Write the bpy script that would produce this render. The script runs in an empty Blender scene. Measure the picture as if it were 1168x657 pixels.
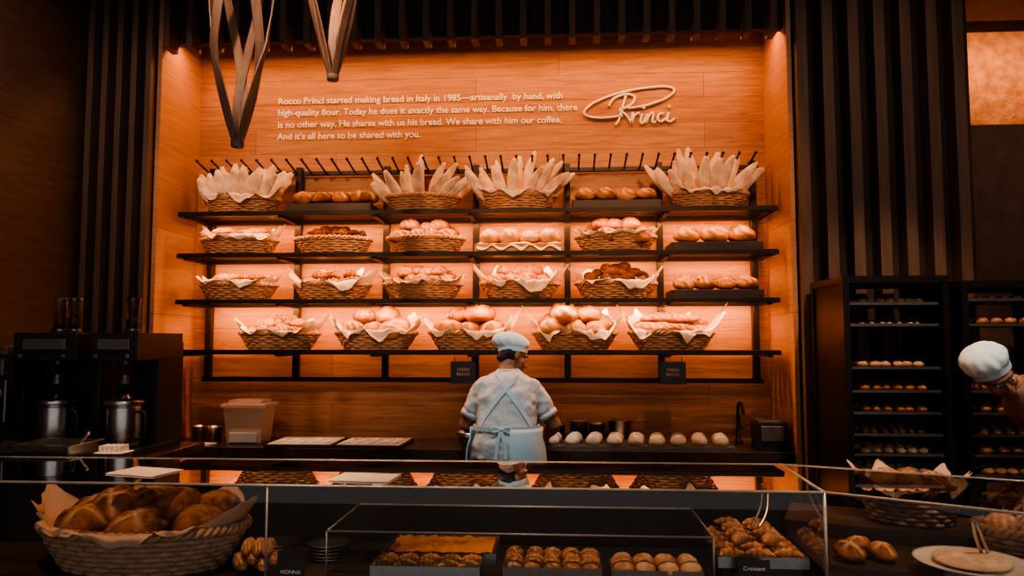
import bpy, math, random
from mathutils import Vector, Matrix, Euler, noise
V=Vector
pi=math.pi
scene=bpy.context.scene
COL=scene.collection
scene.view_settings.view_transform='AgX'
scene.view_settings.look='AgX - Medium High Contrast'
scene.view_settings.exposure=0.65

# ------------------------------------------------------------------ materials
def newmat(name):
    m=bpy.data.materials.new(name); m.use_nodes=True
    nt=m.node_tree; b=nt.nodes['Principled BSDF']
    return m,nt,b
def N(nt,t,**k):
    n=nt.nodes.new(t)
    for a,v in k.items(): setattr(n,a,v)
    return n
def ramp(nt,stops):
    r=N(nt,'ShaderNodeValToRGB'); e=r.color_ramp.elements
    while len(e)<len(stops): e.new(0.5)
    for i,(p,c) in enumerate(stops):
        e[i].position=p; e[i].color=(c[0],c[1],c[2],1)
    return r
def simple(name,c,rough=.5,metal=0,c2=None,scale=8,bump=0,bscale=40,stretch=None,spec=None):
    m,nt,b=newmat(name)
    b.inputs['Roughness'].default_value=rough; b.inputs['Metallic'].default_value=metal
    if spec is not None: b.inputs['Specular IOR Level'].default_value=spec
    tc=N(nt,'ShaderNodeTexCoord'); mp=N(nt,'ShaderNodeMapping')
    nt.links.new(tc.outputs['Object'],mp.inputs['Vector'])
    if stretch: mp.inputs['Scale'].default_value=stretch
    no=N(nt,'ShaderNodeTexNoise'); no.inputs['Scale'].default_value=scale; no.inputs['Detail'].default_value=6
    nt.links.new(mp.outputs[0],no.inputs['Vector'])
    c2=c2 or tuple(x*.8 for x in c)
    r=ramp(nt,[(.3,c),(.7,c2)]); nt.links.new(no.outputs['Fac'],r.inputs[0])
    nt.links.new(r.outputs[0],b.inputs['Base Color'])
    if bump:
        n2=N(nt,'ShaderNodeTexNoise'); n2.inputs['Scale'].default_value=bscale; n2.inputs['Detail'].default_value=5
        nt.links.new(mp.outputs[0],n2.inputs['Vector'])
        bp=N(nt,'ShaderNodeBump'); bp.inputs['Strength'].default_value=bump; bp.inputs['Distance'].default_value=.01
        nt.links.new(n2.outputs['Fac'],bp.inputs['Height']); nt.links.new(bp.outputs[0],b.inputs['Normal'])
    return m
def planks(name,ca,cb,axis='XZ',bw=1.7,rh=.19,rough=.5,gap=(.05,.02,.01),lo=.55):
    m,nt,b=newmat(name); b.inputs['Roughness'].default_value=rough
    tc=N(nt,'ShaderNodeTexCoord'); s=N(nt,'ShaderNodeSeparateXYZ'); c=N(nt,'ShaderNodeCombineXYZ')
    nt.links.new(tc.outputs['Object'],s.inputs[0])
    o={'X':0,'Y':1,'Z':2}
    nt.links.new(s.outputs[o[axis[0]]],c.inputs[0]); nt.links.new(s.outputs[o[axis[1]]],c.inputs[1])
    br=N(nt,'ShaderNodeTexBrick'); br.inputs['Scale'].default_value=1
    br.inputs['Brick Width'].default_value=bw; br.inputs['Row Height'].default_value=rh
    br.inputs['Mortar Size'].default_value=.0012; br.inputs['Bias'].default_value=0
    br.inputs['Color1'].default_value=(*ca,1); br.inputs['Color2'].default_value=(*cb,1); br.inputs['Mortar'].default_value=(*gap,1)
    br.offset=.37
    nt.links.new(c.outputs[0],br.inputs['Vector'])
    mp=N(nt,'ShaderNodeMapping'); mp.inputs['Scale'].default_value=(1.6,22,1)
    nt.links.new(c.outputs[0],mp.inputs['Vector'])
    no=N(nt,'ShaderNodeTexNoise'); no.inputs['Scale'].default_value=1.6; no.inputs['Detail'].default_value=10; no.inputs['Roughness'].default_value=.65; no.inputs['Distortion'].default_value=1.0
    nt.links.new(mp.outputs[0],no.inputs['Vector'])
    r=ramp(nt,[(.32,(lo,lo*.95,lo*.9)),(.66,(1,1,1))]); nt.links.new(no.outputs['Fac'],r.inputs[0])
    mx=N(nt,'ShaderNodeMix',data_type='RGBA',blend_type='MULTIPLY'); mx.inputs[0].default_value=1
    nt.links.new(br.outputs['Color'],mx.inputs[6]); nt.links.new(r.outputs[0],mx.inputs[7])
    nt.links.new(mx.outputs[2],b.inputs['Base Color'])
    return m
def bread(name,dark,gold,cream,flour=.5):
    m,nt,b=newmat(name); b.inputs['Roughness'].default_value=.7
    b.inputs['Specular IOR Level'].default_value=.25
    tc=N(nt,'ShaderNodeTexCoord')
    no=N(nt,'ShaderNodeTexNoise'); no.inputs['Scale'].default_value=9; no.inputs['Detail'].default_value=6
    nt.links.new(tc.outputs['Object'],no.inputs['Vector'])
    r=ramp(nt,[(.38,dark),(.62,gold)]); nt.links.new(no.outputs['Fac'],r.inputs[0])
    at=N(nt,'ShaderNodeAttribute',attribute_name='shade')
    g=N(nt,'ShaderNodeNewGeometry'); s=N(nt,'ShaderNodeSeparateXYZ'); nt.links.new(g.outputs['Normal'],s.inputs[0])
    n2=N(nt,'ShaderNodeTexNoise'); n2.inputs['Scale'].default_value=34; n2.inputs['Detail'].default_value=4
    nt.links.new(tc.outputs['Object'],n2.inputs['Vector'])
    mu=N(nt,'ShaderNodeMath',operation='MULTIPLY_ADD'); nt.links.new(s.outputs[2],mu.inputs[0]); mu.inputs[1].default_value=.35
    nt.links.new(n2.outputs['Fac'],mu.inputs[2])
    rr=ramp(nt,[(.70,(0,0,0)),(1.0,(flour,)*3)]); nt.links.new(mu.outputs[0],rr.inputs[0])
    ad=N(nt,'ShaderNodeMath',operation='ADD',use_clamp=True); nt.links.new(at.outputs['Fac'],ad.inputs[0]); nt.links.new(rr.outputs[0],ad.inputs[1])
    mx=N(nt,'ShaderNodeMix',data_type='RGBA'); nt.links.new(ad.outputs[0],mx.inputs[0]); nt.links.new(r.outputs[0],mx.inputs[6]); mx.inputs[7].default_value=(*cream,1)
    nt.links.new(mx.outputs[2],b.inputs['Base Color'])
    bp=N(nt,'ShaderNodeBump'); bp.inputs['Strength'].default_value=.7; bp.inputs['Distance'].default_value=.008
    nt.links.new(n2.outputs['Fac'],bp.inputs['Height']); nt.links.new(bp.outputs[0],b.inputs['Normal'])
    return m
def glassmat(name,tint=(.93,.97,.97),rough=0.0,f0=.30):
    m=bpy.data.materials.new(name); m.use_nodes=True; nt=m.node_tree; nt.nodes.clear()
    out=N(nt,'ShaderNodeOutputMaterial'); g=N(nt,'ShaderNodeNewGeometry')
    d=N(nt,'ShaderNodeVectorMath',operation='DOT_PRODUCT'); nt.links.new(g.outputs['Normal'],d.inputs[0]); nt.links.new(g.outputs['Incoming'],d.inputs[1])
    def M(op,a,b2=None,c=None):
        n=N(nt,'ShaderNodeMath',operation=op)
        for i,x in enumerate((a,b2,c)):
            if x is None: continue
            if isinstance(x,(int,float)): n.inputs[i].default_value=x
            else: nt.links.new(x,n.inputs[i])
        return n.outputs[0]
    a=M('ABSOLUTE',d.outputs['Value']); i=M('SUBTRACT',1,a); p=M('POWER',i,4); f=M('MULTIPLY_ADD',p,1-f0,f0)
    f2=M('DIVIDE',M('MULTIPLY',f,2),M('ADD',f,1))
    tr=N(nt,'ShaderNodeBsdfTransparent'); tr.inputs[0].default_value=(*tint,1)
    gl=N(nt,'ShaderNodeBsdfGlossy'); gl.inputs['Roughness'].default_value=rough; gl.inputs[0].default_value=(1,1,1,1)
    ms=N(nt,'ShaderNodeMixShader'); nt.links.new(f2,ms.inputs[0]); nt.links.new(tr.outputs[0],ms.inputs[1]); nt.links.new(gl.outputs[0],ms.inputs[2])
    nt.links.new(ms.outputs[0],out.inputs[0]); return m
def emis(name,c,s):
    m,nt,b=newmat(name); b.inputs['Base Color'].default_value=(*c,1)
    b.inputs['Emission Color'].default_value=(*c,1); b.inputs['Emission Strength'].default_value=s; return m

M_OAK=planks('oak_planks',(.60,.30,.15),(.50,.24,.12))
M_OAKS=planks('oak_planks_side',(.60,.32,.18),(.54,.28,.15),'YZ',3,.6,lo=.75)
M_DPL=planks('dark_planks',(.12,.078,.062),(.095,.062,.05),'YZ',1.8,.2)
M_SLAT=simple('slat_wood',(.16,.098,.07),.6,c2=(.11,.064,.046),scale=3,stretch=(14,14,1))
M_SLATB=simple('slat_backing',(.05,.034,.028),.8)
M_CEIL=simple('ceiling_paint',(.03,.025,.023),.9)
M_FLOOR=simple('floor_concrete',(.10,.08,.07),.4,c2=(.07,.06,.05),scale=3)
M_BLK=simple('black_metal',(.018,.013,.012),.4,.3,scale=20)
M_BLKP=simple('black_plastic',(.02,.02,.022),.35,scale=20)
M_DKW=simple('dark_wood',(.06,.036,.027),.45,c2=(.035,.022,.017),scale=3,stretch=(1,14,14))
M_STONE=simple('dark_counter_stone',(.075,.05,.04),.22,c2=(.045,.03,.026),scale=9)
M_STEEL=simple('brushed_steel',(.60,.58,.56),.28,1,scale=30)
M_STEELD=simple('rack_tray_steel',(.26,.23,.21),.4,.8,scale=30)
M_WICK=simple('wicker',(.70,.42,.23),.6,c2=(.42,.22,.11),scale=22,bump=.3,bscale=120)
M_WICKL=simple('wicker_pale',(.66,.42,.27),.6,c2=(.44,.25,.15),scale=22,bump=.3,bscale=120)
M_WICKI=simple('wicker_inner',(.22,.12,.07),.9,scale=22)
M_WICKD=simple('wicker_dark',(.34,.21,.13),.6,c2=(.18,.10,.065),scale=22)
M_PAPER=simple('parchment',(.95,.78,.62),.8,c2=(.88,.70,.54),scale=6)
M_PAPERB=simple('kraft_parchment',(.84,.58,.40),.8,c2=(.74,.48,.32),scale=6)
M_WHITEP=simple('white_paper',(.88,.86,.83),.8,scale=6)
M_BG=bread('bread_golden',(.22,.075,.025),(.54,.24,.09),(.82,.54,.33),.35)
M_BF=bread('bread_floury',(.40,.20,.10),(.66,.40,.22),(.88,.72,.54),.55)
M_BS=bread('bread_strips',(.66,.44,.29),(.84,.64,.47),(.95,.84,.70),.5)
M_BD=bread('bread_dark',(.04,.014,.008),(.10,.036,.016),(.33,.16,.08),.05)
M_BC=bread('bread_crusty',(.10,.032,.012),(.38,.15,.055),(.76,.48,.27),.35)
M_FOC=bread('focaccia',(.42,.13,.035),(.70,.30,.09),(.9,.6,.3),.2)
M_WHT=simple('white_letter_paint',(.97,.96,.94),.5,c2=(.95,.94,.92))
M_GLASS=glassmat('clear_glass')
M_PLAS=glassmat('hopper_plastic',(.72,.62,.56),.15,.05)
M_EDGE=simple('glass_edge_trim',(.46,.50,.50),.35,.4,scale=20)
M_SKIN=simple('skin',(.30,.14,.085),.5,c2=(.25,.115,.07),scale=10)
M_HAIR=simple('hair',(.02,.012,.01),.6,bump=.8,bscale=90)
M_SHIRT=simple('cotton_shirt',(.62,.61,.59),.9,c2=(.53,.52,.505),scale=5,bump=.5,bscale=12)
M_APRON=simple('apron_cotton',(.58,.70,.75),.9,c2=(.52,.65,.71),scale=5,bump=.3,bscale=12)
M_CAP=simple('cap_cotton',(.60,.73,.78),.9,c2=(.50,.64,.71),scale=5,bump=.4,bscale=25)
M_BROWNS=simple('brown_shirt',(.20,.11,.08),.9,bump=.25,bscale=14)
M_PANT=simple('dark_trousers',(.02,.018,.02),.9)
M_EYE=simple('eye',(.7,.68,.65),.2); M_IRIS=simple('iris',(.02,.012,.01),.2); M_LIP=simple('lips',(.28,.08,.06),.5)
M_PEND=simple('bent_wood',(.38,.24,.17),.5,c2=(.22,.135,.09),scale=4,stretch=(8,8,1))
M_PLATE=simple('white_ceramic',(.85,.83,.8),.2)
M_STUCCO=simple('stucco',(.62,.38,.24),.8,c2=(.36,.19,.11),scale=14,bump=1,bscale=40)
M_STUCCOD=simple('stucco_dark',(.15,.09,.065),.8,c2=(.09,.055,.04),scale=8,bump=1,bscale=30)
M_BIN=simple('frosted_plastic',(.86,.70,.58),.3,c2=(.80,.64,.52),scale=5)
M_BIN.node_tree.nodes['Principled BSDF'].inputs['Alpha'].default_value=.5
M_LAMP=emis('lamp_glow',(1,.75,.5),12)

# ------------------------------------------------------------------ mesh builder
class MB:
    def __init__(s): s.v=[];s.f=[];s.m=[];s.sm=[];s.sh=[]
    def add(s,vs,fs,mat=0,smooth=False,sh=None):
        o=len(s.v); s.v+= [tuple(v) for v in vs]
        s.sh+= sh if sh else [0.0]*len(vs)
        for f in fs: s.f.append([i+o for i in f]); s.m.append(mat); s.sm.append(smooth)
    def box(s,c,d,mat=0,rot=None,taper=1.0):
        x,y,z=d[0]/2,d[1]/2,d[2]/2; P=[]
        for sz in(-1,1):
            k=taper if sz<0 else 1
            for sx,sy in((-1,-1),(1,-1),(1,1),(-1,1)):
                p=V((sx*x*k,sy*y*k,sz*z)); 
                if rot: p=rot@p
                P.append(p+V(c))
        s.add(P,[(3,2,1,0),(4,5,6,7),(0,1,5,4),(1,2,6,5),(2,3,7,6),(3,0,4,7)],mat)
    def loft(s,rings,mat=0,smooth=True,cap=True,closed=True,sh=None):
        n=len(rings[0]); P=[p for r in rings for p in r]; F=[]
        for i in range(len(rings)-1):
            for j in range(n if closed else n-1):
                a=i*n+j;b=i*n+(j+1)%n; F.append((a,b,b+n,a+n))
        if cap and closed:
            F.append(tuple(range(n-1,-1,-1))); F.append(tuple((len(rings)-1)*n+j for j in range(n)))
        s.add(P,F,mat,smooth,sh)
    def tube(s,path,r,seg=8,mat=0,cap=True,ends=False,closed=False,shf=None,flat=1.0):
        path=[V(p) for p in path]; n=len(path)
        if not isinstance(r,(list,tuple)): r=[r]*n
        T=[]
        for i in range(n):
            a=path[(i-1)%n] if closed else path[max(i-1,0)]
            b=path[(i+1)%n] if closed else path[min(i+1,n-1)]
            t=(b-a); T.append(t.normalized() if t.length>1e-9 else V((0,0,1)))
        up=V((0,0,1)) if abs(T[0].z)<.9 else V((1,0,0))
        if flat!=1.0: up=V((0,1,0)) if abs(T[0].y)<.9 else V((0,0,1))
        nn=(up-T[0]*up.dot(T[0])).normalized(); rings=[];sh=[]
        for i in range(n):
            nn=(nn-T[i]*nn.dot(T[i])).normalized(); bb=T[i].cross(nn)
            rings.append([path[i]+nn*(math.cos(2*pi*k/seg)*r[i]*flat)+bb*(math.sin(2*pi*k/seg)*r[i]) for k in range(seg)])
            if shf: sh+=[shf(i/(n-1),k/seg) for k in range(seg)]
        if closed:
            P=[p for q in rings for p in q];F=[]
            for i in range(n):
                for j in range(seg):
                    a=i*seg+j;b=i*seg+(j+1)%seg;c=((i+1)%n)*seg+(j+1)%seg;d=((i+1)%n)*seg+j
                    F.append((a,b,c,d))
            s.add(P,F,mat,True)
        else: s.loft(rings,mat,True,cap,sh=sh if shf else None)
    def limb(s,pts,rs,seg=14,mat=0):
        pts=[V(p) for p in pts]; P=[];R=[]
        for i in range(len(pts)-1):
            for k in range(4):
                t=k/4; P.append(pts[i].lerp(pts[i+1],t)); R.append(rs[i]*(1-t)+rs[i+1]*t)
        P.append(pts[-1]);R.append(rs[-1])
        d0=(P[0]-P[1]).normalized(); d1=(P[-1]-P[-2]).normalized()
        P=[P[0]+d0*R[0]*.9,P[0]+d0*R[0]*.6]+P+[P[-1]+d1*R[-1]*.6,P[-1]+d1*R[-1]*.9]
        R=[R[0]*.3,R[0]*.75]+R+[R[-1]*.75,R[-1]*.3]
        s.tube(P,R,seg,mat)
    def ell(s,c,r,rot=None,nu=20,nv=12,mat=0,fn=None):
        P=[];sh=[];c=V(c)
        for i in range(nv+1):
            ph=pi*i/nv
            for j in range(nu):
                th=2*pi*j/nu; d=V((math.sin(ph)*math.cos(th),math.sin(ph)*math.sin(th),math.cos(ph)))
                k,g=(fn(d) if fn else (1,0))
                p=V((d.x*r[0]*k,d.y*r[1]*k,d.z*r[2]*k))
                if fn and d.z<0: p.z*=.6
                if rot: p=rot@p
                P.append(p+c); sh.append(g)
        F=[]
        for i in range(nv):
            for j in range(nu):
                a=i*nu+j;b=i*nu+(j+1)%nu; F.append((a,a+nu,b+nu,b))
        s.add(P,F,mat,True,sh)
    def ribbon(s,path,normals,w,t,mat=0):
        path=[V(p) for p in path]; rings=[];n=len(path)
        for i in range(n):
            T=(path[min(i+1,n-1)]-path[max(i-1,0)]).normalized(); nn=V(normals[i]); nn=(nn-T*nn.dot(T)).normalized(); b=T.cross(nn)
            ww=w[i] if isinstance(w,list) else w
            rings.append([path[i]+b*ww/2+nn*t/2,path[i]-b*ww/2+nn*t/2,path[i]-b*ww/2-nn*t/2,path[i]+b*ww/2-nn*t/2])
        s.loft(rings,mat,False)
    def lathe(s,prof,c,seg=32,mat=0,sx=1,sy=1,rot=None):
        rings=[]
        for r,z in prof:
            R=[]
            for k in range(seg):
                p=V((r*sx*math.cos(2*pi*k/seg),r*sy*math.sin(2*pi*k/seg),z))
                if rot: p=rot@p
                R.append(p+V(c))
            rings.append(R)
        s.loft(rings,mat,True,False)
    def mesh(s,name,mats):
        me=bpy.data.meshes.new(name); me.from_pydata(s.v,[],s.f)
        for m in mats: me.materials.append(m)
        me.polygons.foreach_set('material_index',s.m); me.polygons.foreach_set('use_smooth',s.sm)
        if any(s.sh):
            a=me.attributes.new('shade','FLOAT','POINT'); a.data.foreach_set('value',s.sh)
        me.update(); return me
    def build(s,name,mats,parent=None,loc=None,bevel=0,remesh=0,smooth=0,wrinkle=0):
        return place(name,s.mesh(name,mats),parent,loc,bevel,remesh,smooth,wrinkle=wrinkle)
WT=bpy.data.textures.new('cloth_wrinkle','CLOUDS'); WT.noise_scale=.09; WT.noise_depth=2
def place(name,me,parent=None,loc=None,bevel=0,remesh=0,smooth=0,rotz=0,wrinkle=0):
    o=bpy.data.objects.new(name,me); COL.objects.link(o)
    if parent: o.parent=parent
    if loc: o.location=loc
    o.rotation_euler[2]=rotz
    if remesh:
        r=o.modifiers.new('Remesh','REMESH'); r.mode='VOXEL'; r.voxel_size=remesh; r.use_smooth_shade=True
    if smooth:
        r=o.modifiers.new('Smooth','SMOOTH'); r.iterations=smooth; r.factor=.5
    if wrinkle:
        r=o.modifiers.new('Wrinkle','DISPLACE'); r.texture=WT; r.strength=wrinkle; r.mid_level=.5; r.texture_coords='LOCAL'
    if bevel:
        b=o.modifiers.new('Bevel','BEVEL'); b.width=bevel; b.segments=2; b.limit_method='ANGLE'
    return o
def empty(name,loc=(0,0,0)):
    o=bpy.data.objects.new(name,None); COL.objects.link(o); o.location=loc; o.empty_display_size=.1; return o
def RZ(a): return Matrix.Rotation(a,3,'Z')
def RX(a): return Matrix.Rotation(a,3,'X')
def RY(a): return Matrix.Rotation(a,3,'Y')
rnd=random.Random(7)

# ------------------------------------------------------------------ bread makers
def loaf(mb,c,r,rot=None,kind='cross',mat=0,nu=22,nv=14):
    sd=V((rnd.random()*50,rnd.random()*50,rnd.random()*50))
    if rot is None: rot=RX(rnd.uniform(.1,.5))@RZ(rnd.random()*6)
    def fn(d):
        k=1+.09*noise.noise(d*1.6+sd)+.035*noise.noise(d*5+sd); g=0
        if d.z>.15:
            if kind=='cross': g=max(math.exp(-(d.x/.1)**2),math.exp(-(d.y/.1)**2))
            elif kind=='slash':
                w=d.x*2.2+d.y*.9; g=math.exp(-((w-round(w))/.16)**2)
            elif kind=='spiral':
                w=math.atan2(d.y,d.x)/(2*pi)*5+d.z*1.5; g=math.exp(-((w-round(w))/.2)**2)
            g*=min(1,(d.z-.15)*3)
        return k-.10*g, g*.7
    mb.ell(c,r,rot,nu,nv,mat,fn)
def baguette(mb,a,b,r=.028,mat=0,bend=.02,flat=.6):
    a=V(a);b=V(b);n=16;P=[];R=[]
    side=(b-a).cross(V((rnd.uniform(-1,1),1,.1))).normalized()
    for i in range(n):
        t=i/(n-1); P.append(a.lerp(b,t)+side*bend*math.sin(pi*t)); R.append(max(.003,r*(math.sin(pi*(t*.92+.04))**.6)))
    ph=rnd.random()
    mb.tube(P,R,10,mat,shf=lambda t,k:max(0,math.sin((t*3+ph+k)*2*pi))*.6,flat=flat)
def croissant(mb,c,size,ang,mat=0,tilt=None):
    P=[];R=[];n=19
    for i in range(n):
        t=i/(n-1)*2-1; a=t*1.25
        p=V((math.sin(a)*size,size*.7*(math.cos(a)-.6),0)); p=RZ(ang)@p
        if tilt: p=RX(tilt)@p
        P.append(p+V(c)); R.append(max(.004,size*.38*(1-abs(t)**1.6)*(1+.12*math.cos(t*16))))
    mb.tube(P,R,10,mat,shf=lambda t,k:.3*max(0,math.cos((t*2-1)*16)))

# ------------------------------------------------------------------ wicker basket
def basket_mesh(name,a,b,h,rows=7,stakes=32,taper=.72,mat=None):
    mb=MB(); Np=stakes*3
    rr=h/(2*rows)*1.15
    def rad(t): return taper+(1-taper)*t**.8
    for i in range(rows):
        t=(i+.5)/rows; P=[]
        for k in range(Np):
            th=2*pi*k/Np; o=.55*rr*math.sin(th*stakes/2+ i*pi)
            P.append(((a*rad(t)+o)*math.cos(th),(b*rad(t)+o)*math.sin(th),h*t))
        mb.tube(P,rr,5,0,closed=True)
    for k in range(stakes):
        th=2*pi*(k+.5)/stakes
        mb.tube([((a*rad(t))*math.cos(th),(b*rad(t))*math.sin(th),h*t) for t in(0,.5,1)],rr*.7,4,0)
    for s in(0,pi):
        P=[]
        for k in range(Np*2):
            th=2*pi*k/(Np*2); w=th*stakes*.75+s
            P.append(((a+rr*.9*math.cos(w))*math.cos(th),(b+rr*.9*math.cos(w))*math.sin(th),h+rr*.9*math.sin(w)))
        mb.tube(P,rr*1.0,5,0,closed=True)
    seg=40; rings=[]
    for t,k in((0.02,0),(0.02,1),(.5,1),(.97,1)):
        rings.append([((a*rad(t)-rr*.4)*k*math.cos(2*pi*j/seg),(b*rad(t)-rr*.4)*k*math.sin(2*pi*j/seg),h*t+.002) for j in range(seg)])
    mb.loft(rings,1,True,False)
    return mb.mesh(name,[mat or M_WICK,M_WICKI])
BASK=basket_mesh('bread_basket_mesh',.275,.15,.115)
BASK4=basket_mesh('bread_basket_low_mesh',.285,.15,.12)
def liner(a,b,h,peak=.09,seed=0,n=96,ph=0):
    # crumpled square sheet: corners stand up at sides/back, front points fold down over the rim
    mb=MB(); rg=random.Random(seed); rings=[]; T=12
    corners=[(math.radians(c+rg.uniform(-10,10)),w*rg.uniform(.8,1.15)) for c,w in((10,1.0),(58,.9),(120,.95),(170,1.05),(205,.7),(335,.7))]
    flaps=[(math.radians(c+rg.uniform(-14,14)),w*rg.uniform(.6,1.1)) for c,w in((238,.8),(275,1.0),(308,.8))]
    def bump(th,L,wd):
        e=0
        for c,w in L:
            d=abs((th-c+pi)%(2*pi)-pi); e+=w*max(0,1-d/wd)
        return e
    for i in range(T+1):
        t=i/T; R=[]
        for j in range(n):
            th=2*pi*j/n; up=.012+peak*bump(th,corners,.40); dn=peak*.62*bump(th,flaps,.36)
            if t<.45: q=t/.45; k=.55+.38*q; z=h*(.25+.75*q); o=0
            else:
                u=(t-.45)/.55; k=.93; out=min(1,u*3)*(.045 if dn>.004 else .016)
                z=h+.016*math.sin(min(1,u*3)*pi/2)+up*u*.95-dn*max(0,u-.25)*1.3; o=out+u*up*.55+dn*max(0,u-.25)*.12
            c=.012*noise.noise(V((math.cos(th)*6,math.sin(th)*6,t*3+seed)))*(.3+t)*2
            R.append(((a*k+o+c)*math.cos(th),(b*k+o*.75+c)*math.sin(th),z+c))
        rings.append(R)
    mb.loft(rings,0,True,False); return mb
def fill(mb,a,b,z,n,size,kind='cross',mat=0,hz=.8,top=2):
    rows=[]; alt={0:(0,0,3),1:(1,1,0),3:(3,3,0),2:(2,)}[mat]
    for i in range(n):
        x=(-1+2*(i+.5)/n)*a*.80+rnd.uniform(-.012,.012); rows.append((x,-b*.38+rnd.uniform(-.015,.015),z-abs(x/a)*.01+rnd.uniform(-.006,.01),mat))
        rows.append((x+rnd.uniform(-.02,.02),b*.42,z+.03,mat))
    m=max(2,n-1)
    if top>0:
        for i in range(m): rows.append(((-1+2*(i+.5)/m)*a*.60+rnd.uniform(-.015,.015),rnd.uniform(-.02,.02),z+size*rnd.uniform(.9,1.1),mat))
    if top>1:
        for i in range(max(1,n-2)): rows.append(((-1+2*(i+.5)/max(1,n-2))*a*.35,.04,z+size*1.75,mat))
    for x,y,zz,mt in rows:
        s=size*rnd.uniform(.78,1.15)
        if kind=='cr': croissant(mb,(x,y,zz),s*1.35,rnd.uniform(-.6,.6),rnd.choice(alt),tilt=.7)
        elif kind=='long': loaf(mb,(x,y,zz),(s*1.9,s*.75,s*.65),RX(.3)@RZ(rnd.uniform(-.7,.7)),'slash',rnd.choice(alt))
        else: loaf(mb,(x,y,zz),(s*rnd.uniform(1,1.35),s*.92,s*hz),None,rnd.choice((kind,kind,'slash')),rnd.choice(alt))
BM=[M_BG,M_BF,M_BD,M_BC,M_BS]
def put_basket(X,Y,Z,me,a,b,h,contents,paper=None,rotz=0,name='bread_basket',pm=None):
    o=place(name,me,None,(X,Y,Z),rotz=rotz)
    if paper is not None: liner(a,b,h,paper[0],paper[1]).build('parchment_liner',[pm or M_PAPER],o)
    mb=MB(); contents(mb); mb.build('bread_pile',BM,o)
    return o

# ------------------------------------------------------------------ room shell
def wallbox(name,x0,x1,y0,y1,z0,z1,mat):
    mb=MB(); mb.box(((x0+x1)/2,(y0+y1)/2,(z0+z1)/2),(x1-x0,y1-y0,z1-z0)); return mb.build(name,[mat])
NL,NR=-2.775,1.506
CZ=4.3
wallbox('floor',-3.4,4.2,-2.5,6.3,-.1,0,M_FLOOR)
wallbox('ceiling',-3.4,4.2,-2.5,6.3,CZ,CZ+.1,M_CEIL)
wallbox('wall_back',NL-.03,NR+.03,5.5,5.6,0,CZ,M_OAK)
wallbox('wall_back_left',-3.3,NL-.03,5.0,5.5,0,CZ,M_SLATB)
wallbox('wall_back_right',NR+.03,2.70,5.0,5.5,0,CZ,M_SLATB)
wallbox('trim_1',NL-.03,NL,4.93,5.5,0,CZ,M_OAKS)
wallbox('trim_2',NR,NR+.03,4.93,5.5,0,CZ,M_OAKS)
wallbox('wall_left',-3.4,-3.3,-2.5,5.0,0,CZ,M_DPL)
wallbox('wall_right',4.1,4.2,-2.5,6.3,0,CZ,M_DPL)
wallbox('wall_soffit',NL,NR,5.0,5.06,3.72,CZ,M_SLATB)
def slats(name,x0,x1,step,y0,y1,z0,z1,w=.045):
    mb=MB(); x=x0
    while x<x1: mb.box((x,(y0+y1)/2,(z0+z1)/2),(w,y1-y0,z1-z0)); x+=step
    return mb.build(name,[M_SLAT],bevel=.003)
slats('trim_soffit_slats',NL+.06,NR,.165,4.86,4.995,3.64,CZ)
slats('trim_left_slats',-3.26,NL-.05,.105,4.87,4.998,0,CZ,.042)
slats('trim_right_slats',NR+.08,2.70,.165,4.87,4.998,0,CZ,.07)
wallbox('wall_alcove',2.70,4.1,6.2,6.3,0,CZ,M_SLATB)
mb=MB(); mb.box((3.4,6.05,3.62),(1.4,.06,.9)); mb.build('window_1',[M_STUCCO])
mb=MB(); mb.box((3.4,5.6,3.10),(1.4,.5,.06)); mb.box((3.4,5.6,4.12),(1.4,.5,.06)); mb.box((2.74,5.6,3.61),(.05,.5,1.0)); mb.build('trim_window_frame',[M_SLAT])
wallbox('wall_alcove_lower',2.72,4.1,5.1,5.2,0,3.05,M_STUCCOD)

# ------------------------------------------------------------------ bread shelf
SZ=[2.52,2.225,1.90,1.55]
UX=[-2.634+.672*i for i in range(7)]
mb=MB()
for x in UX:
    mb.box((x,5.455,2.12),(.045,.05,1.60))
mb.box((-.615,5.455,1.33),(4.12,.035,.035))
for i,z in enumerate(SZ):
    x0,x1=-2.69,1.455
    cx=(x0+x1)/2; L=x1-x0
    mb.box((cx,5.07,z-.012),(L,.028,.032)); mb.box((cx,5.43,z-.02),(L,.02,.035))
    for y in(5.13,5.19,5.25,5.31,5.37): mb.box((cx,y,z-.008),(L,.034,.012))
    mb.box((x0,5.25,z-.015),(.02,.37,.028)); mb.box((x1,5.25,z-.015),(.02,.37,.028))
    for x in UX: mb.box((x,5.25,z-.03),(.03,.36,.028))
mb.box((-.615,5.47,2.88),(4.12,.03,.03))
x=-2.66
while x<1.46:
    mb.tube([(x,5.47,2.88),(x,5.24,2.93)],.008,6); mb.ell((x,5.24,2.932),(.012,.012,.012),nu=8,nv=6); x+=.112
SHELF=mb.build('bread_display_shelf',[M_BLK],bevel=.002)

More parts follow.
